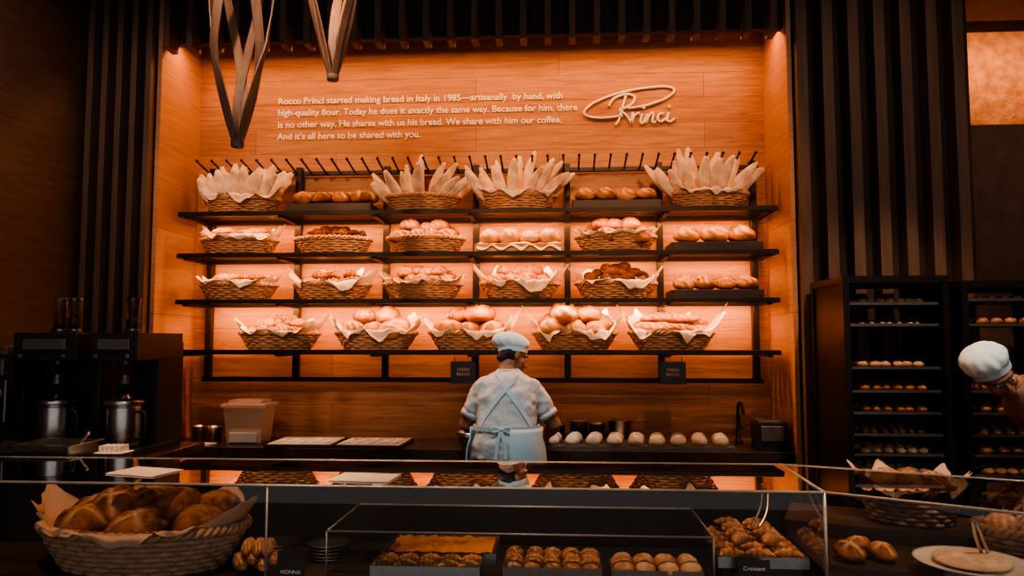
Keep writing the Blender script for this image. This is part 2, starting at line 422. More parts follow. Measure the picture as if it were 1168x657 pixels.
BX=[-2.298+.672*i for i in range(6)]
def fan(n,spread,L,r=.027,mat=4,lean=.18,back=0):
    def f(mb):
        for lay in range(2):
            m=n-2*lay
            for i in range(m):
                u=-1+2*(i+.5)/m+rnd.uniform(-.06,.06); y0=.05-.09*lay+rnd.uniform(-.015,.015)
                l=L*rnd.uniform(.88,1.08)*(1-.10*abs(u))*(1-.22*lay)
                d=V((u*spread+rnd.uniform(-.12,.12),(.10 if not lay else -.22),1)).normalized()
                s=V((u*.17,y0,.05)); baguette(mb,s,s+d*l,r*rnd.uniform(.8,1.2),mat,flat=.5)
        for i in range(5): loaf(mb,((-.18+.09*i),0,.10),(.06,.07,.045),None,'slash',mat)
    return f
def tray(X,Z,contents,dark=True,paper=False,name='bread_tray'):
    mb=MB(); w,d,h=.60,.30,.06
    mb.box((0,0,.008),(w,d,.016)); mb.box((0,-d/2,h/2),(w,.015,h)); mb.box((0,d/2,h/2),(w,.015,h)); mb.box((-w/2,0,h/2),(.015,d,h)); mb.box((w/2,0,h/2),(.015,d,h))
    o=mb.build(name,[M_DKW if dark else M_WICK],loc=(X,5.24,Z),bevel=.003)
    if paper:
        pb=MB(); rings=[]
        for i in range(9):
            y=-.175+.35*i/8; rings.append([(-.29+.58*j/30,y,.065+.014*noise.noise(V((j*.4,i*.5,X)))+( -.04-.02*math.sin(j*.9) if i in(0,) else 0)) for j in range(31)])
        pb.loft(rings,0,True,False,False); pb.build('parchment_sheet',[M_PAPER],o)
    mb=MB(); contents(mb); mb.build('bread_pile',BM,o); return o
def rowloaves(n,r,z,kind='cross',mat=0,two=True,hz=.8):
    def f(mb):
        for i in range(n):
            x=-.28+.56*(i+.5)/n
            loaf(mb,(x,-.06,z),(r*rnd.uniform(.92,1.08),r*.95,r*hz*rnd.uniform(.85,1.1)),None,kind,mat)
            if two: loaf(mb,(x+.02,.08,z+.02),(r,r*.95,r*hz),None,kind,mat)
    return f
def F(n,size,kind,mat,hz=.8,z=.13,top=1): return lambda mb: fill(mb,.26,.14,z,n,size,kind,mat,hz,top)
a,b,h=.275,.15,.115
# row 1
put_basket(BX[0]-.01,5.24,SZ[0],BASK,a,b,h,fan(11,.66,.37,.047),(.12,2))
tray(BX[1],SZ[0],rowloaves(4,.076,.105,'cross',3))
put_basket(BX[2]-.03,5.24,SZ[0],BASK,a,b,h,fan(9,1.45,.38,.036))
put_basket(BX[3]-.02,5.24,SZ[0],BASK,a,b,h,fan(9,1.15,.42,.038),(.09,4))
tray(BX[4],SZ[0],rowloaves(4,.076,.105,'spiral',0))
put_basket(BX[5]-.03,5.24,SZ[0],BASK,a,b,h,fan(10,1.05,.42,.040),(.09,6))
# row 2
put_basket(BX[0]-.02,5.24,SZ[1],BASK,a,b,h,F(5,.05,'long',1),(.09,3))
put_basket(BX[1],5.24,SZ[1],BASK,a,b,h,F(7,.036,'none',2,top=2))
put_basket(BX[2],5.24,SZ[1],BASK,a,b,h,F(4,.070,'slash',0,z=.13))
tray(BX[3],SZ[1],rowloaves(4,.078,.11,'slash',1),False,True)
put_basket(BX[4],5.24,SZ[1],BASK,a,b,h,F(4,.072,'spiral',3,z=.12),(.06,8))
tray(BX[5],SZ[1],rowloaves(3,.098,.11,'spiral',0),True)
# row 3
put_basket(BX[0]-.02,5.24,SZ[2],BASK,a,b,h,F(5,.044,'long',1),(.06,13))
put_basket(BX[1],5.24,SZ[2],BASK,a,b,h,F(5,.048,'cr',0,z=.135),(.12,14))
put_basket(BX[2]-.02,5.24,SZ[2],BASK,a,b,h,F(5,.058,'slash',3,z=.14),(.08,15))
put_basket(BX[3],5.24,SZ[2],BASK,a,b,h,F(4,.066,'cross',0,z=.13),(.14,16))
put_basket(BX[4],5.24,SZ[2],BASK,a,b,h,F(5,.050,'none',2,z=.14,top=2),(.11,17))
tray(BX[5],SZ[2],rowloaves(4,.080,.10,'slash',3),True)
# row 4
for i,(x,cfg,pp) in enumerate([(-1.999,(6,.048,'slash',3,.135,2),(.10,21)),(-1.30,(3,.092,'cross',0,.14,1),(.14,22)),(-.63,(3,.098,'cross',0,.14,1),(.15,23)),
                    (.10,(3,.096,'spiral',3,.15,1),(.15,24)),(.766,(4,.066,'long',0,.15,1),(.17,25))]):
    n,s,kd,mt,z0,tp=cfg
    put_basket(x,5.22,SZ[3],BASK4,.285,.15,.12,(lambda n=n,s=s,kd=kd,mt=mt,z0=z0,tp=tp:(lambda mb: fill(mb,.27,.15,z0,n,s,kd,mt,.8,tp)))(),pp)

# hanging price signs
for x in(-.66,.75):
    mb=MB(); mb.box((0,0,0),(.17,.012,.15)); mb.tube([(-.06,0,.07),(-.06,0,.108)],.004,5); mb.tube([(.06,0,.07),(.06,0,.108)],.004,5)
    o=mb.build('price_sign',[M_BLKP],loc=(x,5.07,1.40))
    c=bpy.data.curves.new('lettering','FONT'); c.body='FRESH\nBREAD'; c.size=.030; c.align_x='CENTER'; c.extrude=.0005
    t=bpy.data.objects.new('lettering',c); COL.objects.link(t); t.parent=o; t.location=(0,-.008,.01); t.rotation_euler=(pi/2,0,0); c.materials.append(M_WICK)

# wall lettering
lines=["Rocco Princi started making bread in Italy in 1985\u2014artisanally  by hand, with","high-quality flour. Today he does it exactly the same way. Because for him, there","is no other way. He shares with us his bread. We share with him our coffee.","And it\u2019s all here to be shared with you."]
wl=empty('wall_lettering',(-2.16,5.495,3.43)); sc=None
for i,tx in enumerate(lines):
    c=bpy.data.curves.new('text_line','FONT'); c.body=tx; c.size=.085; c.extrude=.0015; c.offset=.0011
    t=bpy.data.objects.new('text_line_%d'%(i+1),c); COL.objects.link(t); t.parent=wl; t.rotation_euler=(pi/2,0,0); c.materials.append(M_WHT)
    t.location=(0,0,-.092*i)
    bpy.context.view_layer.update()
    if sc is None: sc=2.18/max(.1,t.dimensions.x)
    t.scale=(sc,sc,1)
def smoothpath(P,n=8):
    P=[V(p) for p in P]; out=[]
    for i in range(len(P)-1):
        p0=P[max(i-1,0)];p1=P[i];p2=P[i+1];p3=P[min(i+2,len(P)-1)]
        for k in range(n):
            t=k/n; out.append(.5*((2*p1)+(p2-p0)*t+(2*p0-5*p1+4*p2-p3)*t*t+(3*p1-p0-3*p2+p3)*t**3))
    out.append(P[-1]); return out
mb=MB(); U=.0063
def sig(pts,r=.009): mb.tube(smoothpath([(x*U,0,-y*U) for x,y in pts]),r,6)
sig([(46,34),(22,36),(6,34),(1,28),(14,17),(40,7),(72,1),(98,0),(107,5),(97,14),(74,22),(52,25)])
sig([(50,10),(46,24),(42,38),(38,45)])
sig([(30,22),(36,13),(50,8),(60,11),(58,19),(48,25),(42,26)])
sig([(42,27),(50,33),(56,42)])
sig([(58,30),(57,38),(56,44),(60,34),(66,31)])
sig([(69,32),(67,41),(70,43),(75,33),(73,43),(78,33),(82,32),(81,42),(85,42)])
sig([(94,32),(89,33),(87,39),(91,42),(97,38)])
sig([(100,31),(98,40),(102,42),(107,38)])
mb.ell((71*U,0,-25*U),(.012,.012,.012),nu=8,nv=6); mb.ell((101*U,0,-24*U),(.012,.012,.012),nu=8,nv=6)
mb.build('signature_sign',[M_WHT],loc=(.18,5.488,3.50))

# ------------------------------------------------------------------ back counter
mb=MB(); L=NR-NL-.01; cx=(NR+NL)/2
mb.box((cx,5.22,.865),(L,.55,.07)); mb.box((cx,5.26,.415),(L-.04,.46,.83),1)
for i in range(7): mb.box((NL+.33+.605*i,5.02,.45),(.56,.02,.68),1)
mb.build('back_counter',[M_STONE,M_DKW],bevel=.004)
CT=.90
def lathe_obj(name,prof,loc,mat,seg=32,extra=None,mats=None):
    mb=MB(); mb.lathe(prof,(0,0,0),seg)
    if extra: extra(mb)
    return mb.build(name,mats or [mat],loc=loc)
mb=MB(); mb.box((0,0,.125),(.29,.22,.25),0,taper=.84); mb.box((0,0,.265),(.32,.25,.022),0); mb.box((0,0,.288),(.24,.17,.026),0); mb.box((0,-.100,.045),(.20,.01,.07),1); mb.box((0,0,.05),(.215,.16,.09),2)
mb.build('plastic_storage_bin',[M_BIN,M_WHITEP,M_PAPER],loc=(-2.2,5.2,CT),bevel=.010)
cup=[(0,.004),(.045,.004),(.052,.0),(.055,.10),(.059,.102),(.059,.107),(.053,.105),(.050,.01),(0,.008)]
for x,y,k in((-2.58,5.25,1),(-2.45,5.18,1.05)):
    lathe_obj('steel_cup',[(r*k,z*k) for r,z in cup],(x,y,CT),M_STEEL)
for x,rz in((-1.76,.02),(-1.28,-.03)):
    mb=MB(); mb.box((0,0,.01),(.46,.38,.02)); mb.box((0,0,.022),(.43,.35,.006),1)
    for i in range(5): mb.ell((-.17+.085*i,0,.028),(.03,.13,.006),mat=1,nu=14,nv=6)
    o=mb.build('dough_board',[M_DKW,M_WHITEP],loc=(x,5.14,CT),bevel=.002); o.rotation_euler[2]=rz
mb=MB(); mb.box((0,0,.006),(.24,.12,.012)); mb.build('paper_pad',[M_WHITEP],loc=(-2.5,5.03,CT),bevel=.002)
mb=MB(); mb.box((0,0,.008),(1.3,.32,.016)); mb.box((0,-.155,.012),(1.3,.012,.024)); mb.box((0,.155,.012),(1.3,.012,.024))
o=mb.build('bun_tray',[M_STEELD],loc=(.50,5.16,CT),bevel=.002)
mb=MB()
for i in range(9):
    for j,y in enumerate((-.08,.07)):
        loaf(mb,(-.56+.14*i+.02*j,y,.045),(.054,.052,.045),RZ(rnd.random()*6),'cross',0)
mb.build('buns',[M_BS],o)
for x,k in((.13,1.15),(.26,1.0),(-.02,.9)): lathe_obj('steel_canister',[(r*k,z*k*1.2) for r,z in cup],(x,5.41,CT),M_STEELD)
def pothandle(mb): mb.tube([(.07,0,.13),(.14,0,.15),(.2,0,.15)],.007,6); mb.tube([(-.02,0,.13),(-.03,.02,.2)],.005,6)
lathe_obj('sauce_pot',[(0,.004),(.07,.004),(.078,.01),(.08,.15),(.085,.152),(.076,.15),(.073,.012),(0,.01)],(.42,5.41,CT),M_STEEL,extra=pothandle)
lathe_obj('mixing_bowl',[(0,.004),(.05,.004),(.075,.04),(.09,.10),(.096,.10),(.07,.04),(.04,.01),(0,.01)],(-.62,5.09,CT),M_STEEL)
mb=MB(); mb.lathe([(0,0),(.03,0),(.03,.02),(.014,.03),(.014,.2)],(0,0,0),16); mb.tube(smoothpath([(0,0,.18),(0,0,.24),(0,-.04,.28),(0,-.12,.28),(0,-.15,.22)]),.012,10); mb.tube([(0,0,.1),(.07,0,.13)],.007,8)
mb.build('sink_tap',[M_BLK],loc=(1.24,5.36,CT))
mb=MB(); mb.box((0,0,.09),(.2,.16,.18)); mb.box((0,-.083,.11),(.15,.01,.10),1); mb.box((0,0,.186),(.17,.13,.015),1)
mb.build('napkin_dispenser',[M_BLKP,M_STEELD],loc=(1.38,5.1,CT),bevel=.006)

# ------------------------------------------------------------------ left service counter with coffee machines
mb=MB(); mb.box((-2.60,3.5,1.045),(1.35,.95,.05)); mb.box((-2.61,3.52,.51),(1.28,.86,1.02),1)
mb.build('service_counter',[M_STONE,M_DKW],bevel=.004)
LT=1.07
def brewer(loc,w,urn):
    mb=MB()
    mb.box((0,.08,.27),(w,.24,.54)); mb.box((0,-.03,.52),(w*1.04,.42,.13)); mb.box((0,-.05,.02),(w*1.04,.40,.04)); mb.box((0,-.245,.53),(w*.7,.008,.05),1)
    for s in(-1,1): mb.tube([(s*w*.35,-.25,.475),(s*w*.35,-.265,.475)],.010,10,1)
    mb.lathe([(0,.045),(.068,.045),(.078,.06),(.078,.23),(.07,.24),(.088,.245),(.088,.262),(.03,.27),(.02,.29),(0,.295)],(urn,-.14,0),28,2)
    mb.tube([(urn,-.14,.46),(urn,-.14,.34)],.022,10,1); mb.box((urn,-.16,.41),(.05,.09,.05),0)
    mb.tube(smoothpath([(urn+.075,-.16,.21),(urn+.115,-.16,.20),(urn+.115,-.16,.1),(urn+.075,-.16,.08)]),.008,8,0)
    return mb.build('coffee_machine',[M_BLKP,M_STEELD,M_STEEL],loc=loc,bevel=.01)
brewer((-2.43,3.62,LT),.30,.0); brewer((-2.09,3.62,LT),.22,.0)
mb=MB(); mb.box((0,.05,.24),(.34,.30,.48)); mb.box((0,-.12,.40),(.34,.12,.16)); mb.box((0,-.185,.42),(.26,.01,.08),1); mb.box((0,-.05,.50),(.26,.24,.04),1); mb.box((0,-.12,.03),(.34,.14,.06),1)
for s in(-1,1):
    mb.lathe([(0,.32),(.035,.32),(.038,.29),(.03,.27),(0,.265)],(s*.08,-.14,0),20,1); mb.tube([(s*.08,-.17,.29),(s*.08,-.30,.275)],[.010,.014],8,0)
mb.tube([(.155,-.2,.36),(.17,-.22,.16)],.006,6,1)
mb.build('espresso_machine',[M_BLKP,M_STEELD],loc=(-2.80,3.62,LT),bevel=.008)
for x in(-2.50,-2.425,-2.12):
    mb=MB(); hz=.165
    mb.lathe([(.018,0),(.030,.02),(.032,hz),(.034,hz+.006),(0,hz+.008)],(0,0,0),20,0); mb.lathe([(.033,hz-.005),(.035,hz-.005),(.035,hz+.008),(0,hz+.010)],(0,0,0),20,0); mb.lathe([(.036,0),(.036,.02),(0,.021)],(0,0,0),20,1)
    mb.lathe([(0,.02),(.027,.02),(.028,.07),(0,.075)],(0,0,0),16,2)
    mb.build('bean_hopper',[M_PLAS,M_BLKP,M_DKW],loc=(x,3.58,LT+.586))
mb=MB()
w,d,hh=.25,.20,.10
mb.box((0,0,.004),(w,d,.008)); 
for s in(-1,1): mb.box((s*w/2,0,hh/2),(.006,d,hh)); mb.box((0,s*d/2,hh/2),(w,.006,hh))
mb.box((0,-d/2-.012,hh),(w+.04,.02,.006)); mb.box((0,d/2+.012,hh),(w+.04,.02,.006)); mb.box((-w/2-.012,0,hh),(.02,d+.04,.006)); mb.box((w/2+.012,0,hh),(.02,d+.04,.006))
mb.tube([(.05,0,.03),(.18,-.05,.15)],.007,8)
mb.build('steel_food_pan',[M_STEEL],loc=(-2.22,3.19,LT),bevel=.002)
bowl=[(0,.003),(.06,.003),(.085,.03),(.095,.065),(.102,.067),(.08,.03),(.05,.01),(0,.009)]
lathe_obj('steel_bowl',bowl,(-2.50,3.12,LT),M_STEEL)
mb=MB(); mb.box((0,0,.025),(.12,.09,.05),0); mb.box((0,0,.053),(.13,.10,.006),1)
for i in range(5): mb.box((-.045+.022*i,0,.07),(.012,.07,.03),1)
mb.build('sugar_packet_box',[M_STEEL,M_WHITEP],loc=(-1.985,3.24,LT),bevel=.003)
mb=MB(); mb.lathe([(0,0),(.04,0),(.045,.12),(.03,.15),(.03,.17),(0,.172)],(0,0,0),20); mb.build('milk_flask',[M_BLKP],loc=(-2.70,3.2,LT))

# ------------------------------------------------------------------ display case
GZ=1.14; yf,yb=2.45,2.97; xl,xr=-2.7,.84
case=empty('glass_display_case')
fd=V((math.cos(math.radians(-30)),math.sin(math.radians(-30)),0)); bd=V((math.cos(math.radians(-22)),math.sin(math.radians(-22)),0))
A=V((xr-.01,yf,0)); B=V((xr+.01,yb+.02,0)); A2=A+fd*1.7; B2=B+bd*1.7
def quad(mb,p,mat=0): mb.add(p,[(0,1,2,3)],mat)
mb=MB()
up=lambda v,z: V((v.x,v.y,z))
C1=V((xl,yf,0)); C2=V((xl,yb,0))
quad(mb,[up(C1,GZ),up(A,GZ),up(B,GZ),up(C2,GZ)]); quad(mb,[up(A,GZ),up(A2,GZ),up(B2,GZ),up(B,GZ)])
mb.build('glass_top',[M_GLASS],case)
M_FG=glassmat('front_glass',(.96,.98,.98),0,.025)
mb=MB()
quad(mb,[V((.835,yf,.8)),V((.835,yb,.8)),V((.835,yb,GZ-.005)),V((.835,yf,GZ-.005))])
quad(mb,[V((-.97,yf,.8)),V((-.97,yb,.8)),V((-.97,yb,GZ-.005)),V((-.97,yf,GZ-.005))])
quad(mb,[V((-.78,yf+.04,.985)),V((.49,yf+.04,.985)),V((.49,yb-.07,.985)),V((-.78,yb-.07,.985))])
quad(mb,[V((-.78,yf+.04,.84)),V((-.78,yb-.07,.84)),V((-.78,yb-.07,.985)),V((-.78,yf+.04,.985))])
quad(mb,[V((.49,yf+.04,.84)),V((.49,yb-.07,.84)),V((.49,yb-.07,.985)),V((.49,yf+.04,.985))])
quad(mb,[up(C1,.78),up(A,.78),up(A,GZ),up(C1,GZ)]); quad(mb,[up(A,.78),up(A2,.78),up(A2,GZ),up(A,GZ)])
mb.build('glass_panes',[M_FG],case)
mb=MB()
def bar(p,q,r=.005): mb.tube([p,q],r,4)
bar(up(C1,GZ),up(A,GZ)); bar(up(C2,GZ),up(B,GZ),.003); bar(up(A,GZ),up(B,GZ)); bar(up(A,GZ),up(A2,GZ)); bar(up(B,GZ),up(B2,GZ),.003)
bar(up(A,.78),up(A,GZ),.006); bar(V((-.97,yf,.78)),V((-.97,yf,GZ)),.004)
for p,q in(((-.78,yf+.04,.985),(.49,yf+.04,.985)),((-.78,yb-.07,.985),(.49,yb-.07,.985)),((-.78,yf+.04,.985),(-.78,yb-.07,.985)),((.49,yf+.04,.985),(.49,yb-.07,.985)),((-.78,yf+.04,.84),(-.78,yf+.04,.985)),((.49,yf+.04,.84),(.49,yf+.04,.985))): bar(V(p),V(q),.0035)
mb.build('glass_edges',[M_EDGE],case)
mb=MB()
def prism(poly,z0,z1,mat=0):
    n=len(poly); P=[V((p[0],p[1],z0)) for p in poly]+[V((p[0],p[1],z1)) for p in poly]
    mb.add(P,[tuple(range(n-1,-1,-1)),tuple(range(n,2*n))]+[(i,(i+1)%n,(i+1)%n+n,i+n) for i in range(n)],mat)
DZ=.88
prism([C1[:2],A[:2],B[:2],C2[:2]],0,.78); prism([A[:2],A2[:2],B2[:2],B[:2]],0,.78)
prism([(xl,yf+.002),(xr-.01,yf+.002),(xr-.01,yb),(xl,yb)],.78,.80,1)
e1,e2,e3,e4=[up(v,0) for v in (A+V((.012,.012,0)),A2,B2,B+V((.012,-.0,0)))]
prism([e1[:2],e2[:2],e3[:2],e4[:2]],.78,DZ,1)
prism([(xl,yb),(xr,yb),(xr,yb+.02),(xl,yb+.02)],.78,GZ-.01,2); 
nb=V((-bd.y,bd.x,0))*.34
prism([(B+V((.01,.005,0)))[:2],(B2+V((.0,.005,0)))[:2],(B2+nb)[:2],(B+nb)[:2]],0,.93,1)
prism([(-.78,yf+.04),(.49,yf+.04),(.49,yb-.07),(-.78,yb-.07)],.80,.84,2)
mb.build('case_body',[M_BLKP,M_DKW,simple('case_matte_black',(.012,.010,.010),.8)],case)
for x,y,r in((-1.51,2.66,-.25),(-.68,2.60,-.1)):
    mb=MB(); mb.box((0,0,.002),(.21,.15,.003)); o=mb.build('paper_sheet',[M_WHITEP],loc=(x,y,GZ+.001)); o.rotation_euler[2]=r

BIG=basket_mesh('large_basket_mesh',.375,.205,.15,rows=8,stakes=44,taper=.74,mat=M_WICKL)
def bigfill(mb):
    for (x,y,z,s,mt) in((-.2,-.05,.15,.105,3),(.02,-.08,.14,.11,3),(.22,-.03,.15,.10,3),(-.24,.08,.16,.10,3),(-.02,.09,.19,.115,3),(.22,.09,.17,.105,3),(-.13,.02,.20,.095,3),(.10,.03,.20,.095,3)):
        loaf(mb,(x,y,z),(s,s*.9,s*.72),None,'cross' if x<.1 else 'none',mt,30,20)
put_basket(-1.525,2.70,.80,BIG,.375,.205,.15,bigfill,(.10,31),pm=M_PAPERB)
def case_item(name,loc,fn,mats,rotz=0,bevel=0):
    mb=MB(); fn(mb); o=mb.build(name,mats,loc=loc,bevel=bevel); o.rotation_euler[2]=rotz; return o
case_item('bread_roll_tray',(-1.065,2.60,.80),lambda mb:(mb.box((0,0,.008),(.16,.24,.016),1),[loaf(mb,(-.055+.037*i,0,.045+.02*(i%2)),(.025,.09,.03),RZ(.5),'slash',0) for i in range(4)],[loaf(mb,(-.035+.037*i,.02,.09),(.025,.09,.03),RZ(.3),'slash',0) for i in range(3)]),[M_BG,M_DKW])
def sign(loc,w=.09,h=.055,rotz=0,text='BREAD'):
    mb=MB(); mb.box((0,0,h/2),(w,.004,h)); mb.box((0,.012,.004),(w*.7,.03,.008))
    o=mb.build('price_card',[M_BLKP],loc=loc); o.rotation_euler[2]=rotz
    c=bpy.data.curves.new('lettering','FONT'); c.body=text; c.size=.018; c.align_x='CENTER'; t=bpy.data.objects.new('lettering',c); COL.objects.link(t); t.parent=o
    t.location=(0,-.003,h*.4); t.rotation_euler=(pi/2,0,0); c.materials.append(M_WHT)
sign((-.90,2.49,.80),.09,.11,text='NONNA')
def stack(mb):
    for i in range(5): mb.lathe([(0,.012*i),(.05,.012*i),(.08,.012*i+.008),(.08,.012*i+.011),(.05,.012*i+.004),(0,.012*i+.004)],(0,0,0),24)
case_item('plate_stack',(-.875,2.83,.80),stack,[M_STEELD])
def traybase(mb,w,d,mat):
    mb.box((0,0,.004),(w,d,.008),mat)
    for s in(-1,1): mb.box((s*w/2,0,.018),(.006,d,.036),mat); mb.box((0,s*d/2,.018),(w,.006,.036),mat)
def foc(mb):
    traybase(mb,.40,.24,1)
    n=24; rings=[]
    for i in range(13):
        rings.append([(-.185+.37*j/n,-.11+.22*i/12,.036+.008*noise.noise(V((j*.5,i*.6,0)))-.008*(abs(math.sin(j*1.1)*math.sin(i*1.2))>.8)) for j in range(n+1)])
    mb.loft(rings,0,True,False,False); mb.box((0,0,.02),(.37,.22,.024),0)
case_item('focaccia_tray',(-.43,2.77,.84),foc,[M_FOC,M_STEEL])
def pastr(kind,n,m,s,w,d,mt=0):
    def f(mb):
        traybase(mb,w,d,1)
        for i in range(n):
            for j in range(m):
                c=(-w/2+w*(i+.5)/n+rnd.uniform(-.004,.004),-d/2+d*(j+.5)/m,.012+s*.55)
                if kind=='cr': croissant(mb,c,s*1.1,rnd.uniform(-.5,.5),mt)
                else: loaf(mb,c,(s,s*1.1,s*.8),None,kind,mt,16,10)
    return f
case_item('pastry_tray',(-.45,2.56,.84),pastr('cr',5,2,.036,.36,.14),[M_BG,M_STEEL])
case_item('pastry_tray',(-.03,2.60,.84),pastr('slash',5,3,.033,.32,.20),[M_BC,M_STEELD])
case_item('pastry_tray',(.31,2.56,.84),pastr('none',4,2,.036,.29,.14),[M_BF,M_STEELD])
def cross_pile(mb):
    mb.box((0,0,-.035),(.26,.32,.07),2)
    traybase(mb,.29,.36,1)
    for i in range(3):
        for j in range(5): croissant(mb,(-.095+.095*i,-.14+.07*j,.035),.05,rnd.uniform(-.5,.5),0)
    for i in range(2):
        for j in range(4): croissant(mb,(-.05+.1*i,-.11+.075*j,.075),.052,rnd.uniform(-.8,.8),0)
    mb.tube(smoothpath([(.02,.05,.08),(.06,.08,.14),(.08,.12,.22)]),.005,8,1); mb.tube(smoothpath([(.04,.03,.08),(.08,.07,.13),(.10,.12,.21)]),.005,8,1)
case_item('croissant_tray',(.665,2.74,.87),cross_pile,[M_BG,M_STEEL,M_DKW])
mb=MB(); mb.box((0,0,.029),(.12,.06,.058)); mb.box((0,-.01,.085),(.10,.004,.055)); o=mb.build('price_card',[M_BLKP],loc=(.62,2.515,.80))
c=bpy.data.curves.new('lettering','FONT'); c.body='Croissant'; c.size=.018; c.align_x='CENTER'; t=bpy.data.objects.new('lettering',c); COL.objects.link(t); t.parent=o; t.location=(0,-.013,.08); t.rotation_euler=(pi/2,0,0); c.materials.append(M_WHT)
def boules(mb):
    mb.box((0,0,.01),(.22,.22,.02),1)
    for x,y,s in((-.05,-.04,.055),(.05,.0,.05),(-.02,.06,.05)): loaf(mb,(x,y,.05),(s,s*.8,s*.6),None,'cross',0)
case_item('bread_board',(1.00,2.58,DZ),boules,[M_BC,M_DKW],-.3)
plate=[(0,0),(.08,0),(.08,.006),(.03,.02),(.03,.035),(.12,.04),(.165,.055),(.168,.060),(.16,.057),(.12,.047),(0,.045)]
for x,y in((1.27,2.45),(1.30,2.12),(1.56,2.30)):
    o=lathe_obj('cake_stand',[(r*.98,z) for r,z in plate],(x,y,DZ),M_PLATE,40)
    mb=MB(); loaf(mb,(0,0,.06),(.11,.11,.025),RZ(0),'none',0); mb.tube(smoothpath([(.03,0,.08),(.0,-.03,.13),(-.02,-.05,.19)]),.005,8,1); mb.tube(smoothpath([(.05,0,.08),(.02,-.03,.13),(-.01,-.05,.19)]),.005,8,1); mb.build('cake_and_tongs',[M_BS,M_STEEL],o)
SB=basket_mesh('small_basket_mesh',.165,.12,.12,rows=7,stakes=26,taper=.8,mat=M_WICKD)
put_basket(1.33,2.99,.932,SB,.165,.12,.12,lambda mb:[loaf(mb,(x,y,.145),(.06,.05,.05),None,'slash',0) for x,y in((-.08,0),(.0,-.03),(.08,.01),(.0,.05))],(.07,41),rotz=-.4,name='wicker_basket')
put_basket(1.545,2.60,DZ,SB,.165,.12,.12,lambda mb:[loaf(mb,(x,y,.12),(.06,.05,.045),None,'slash',0) for x,y in((-.08,0),(.0,-.03),(.08,.01),(.0,.05))],None,rotz=-.4,name='wicker_basket')

# ------------------------------------------------------------------ bakery racks at right
def rack(X0,X1,Y0,name,levels,top):
    w=X1-X0; par=empty(name,((X0+X1)/2,Y0,0)); mb=MB(); d=.5
    for sx in(-1,1):
        for sy in(0,1): mb.box((sx*w/2,sy*d,top/2+.05),(.035,.035,top-.1))
        mb.box((sx*w/2,d/2,top/2+.05),(.012,d,top-.1))
    for z in(top,.12): mb.box((0,d/2,z),(w+.04,d+.04,.04))
    for z in levels:
        for sx in(-1,1): mb.box((sx*(w/2-.02),d/2,z-.012),(.03,d,.01))
    for sx in(-1,1):
        for sy in(.04,d-.04): mb.lathe([(0,0),(.03,0),(.04,.02),(.04,.05),(.01,.07),(.01,.1)],(sx*(w/2-.03),sy,0),12)
    mb.build('frame',[M_BLK],par)
    mb=MB(); bb=MB()
    for li,z in enumerate(levels):
        mb.box((0,d/2,z),(w-.06,d-.02,.006)); mb.box((0,.012,z+.006),(w-.06,.005,.014))
        n=rnd.choice((5,6,7)); s=(w-.14)/n/2*rnd.uniform(.75,.98); mt=rnd.choice((0,1,2)); kd=rnd.choice(('cross','slash','spiral'))
        if li%4==3: s*=.75
        for i in range(n):
            for j in range(3): loaf(bb,(-w/2+.09+(w-.18)*(i+.5)/n+rnd.uniform(-.008,.008),.07+j*.14,z+.006+s*.45),(s,s*1.1,s*.75),RZ(.2),kd,mt,14,9)
    mb.build('trays',[M_STEELD],par); bb.build('buns',[M_BG,M_BF,M_BC],par)
    return par
rack(1.60,2.14,4.3,'bakery_rack',[.74,.87,.98,1.09,1.21,1.33,1.46,1.70,1.82],1.96)
rack(2.24,2.82,4.3,'bakery_rack',[.74,.87,.98,1.09,1.21,1.33,1.70,1.84],1.93)

# ------------------------------------------------------------------ pendants
def pendant(X,Y,z0,prof,zt,n=6,w=.038,tw=.5,ph=0,off=.9):
    mb=MB()
    for k in range(n):
        P=[];Nn=[];W=[]
        for i in range(31):
            t=i/30; r=0
            for a_,b_ in zip(prof[:-1],prof[1:]):
                if a_[0]<=t<=b_[0]:
                    u=(t-a_[0])/(b_[0]-a_[0]); u=u*u*(3-2*u) if a_[0]>0 else u**.85; r=a_[1]*(1-u)+b_[1]*u
            th=ph+2*pi*k/n+tw*t*(1 if k%2 else -1)
            rr=r*(1 if k%2 else .94)
            P.append((rr*math.cos(th),rr*math.sin(th),t*(zt-z0))); 
            a=th+off*(1 if k%2 else -1)
            Nn.append((math.cos(a),math.sin(a),0)); W.append(w*(.55+.45*min(1,t*3)))
        mb.ribbon(P,Nn,W,.006)
    mb.lathe([(0,0),(.026,0),(.028,.025),(.0,.03)],(0,0,-.012),16)
    mb.lathe([(0,0),(.04,0),(.04,.05),(0,.05)],(0,0,zt-z0-.02),16); mb.tube([(0,0,zt-z0),(0,0,CZ-z0)],.008,8)
    return mb.build('bentwood_pendant_lamp',[M_PEND],loc=(X,Y,z0))
pendant(-1.35,3.0,2.44,[(0,.012),(.42,.120),(.7,.13),(1,.04)],3.42,6,.040,1.6,.3,.25)
pendant(-1.01,3.2,2.79,[(0,.012),(.40,.125),(.7,.16),(1,.05)],3.90,6,.044,1.3,.1,.25)

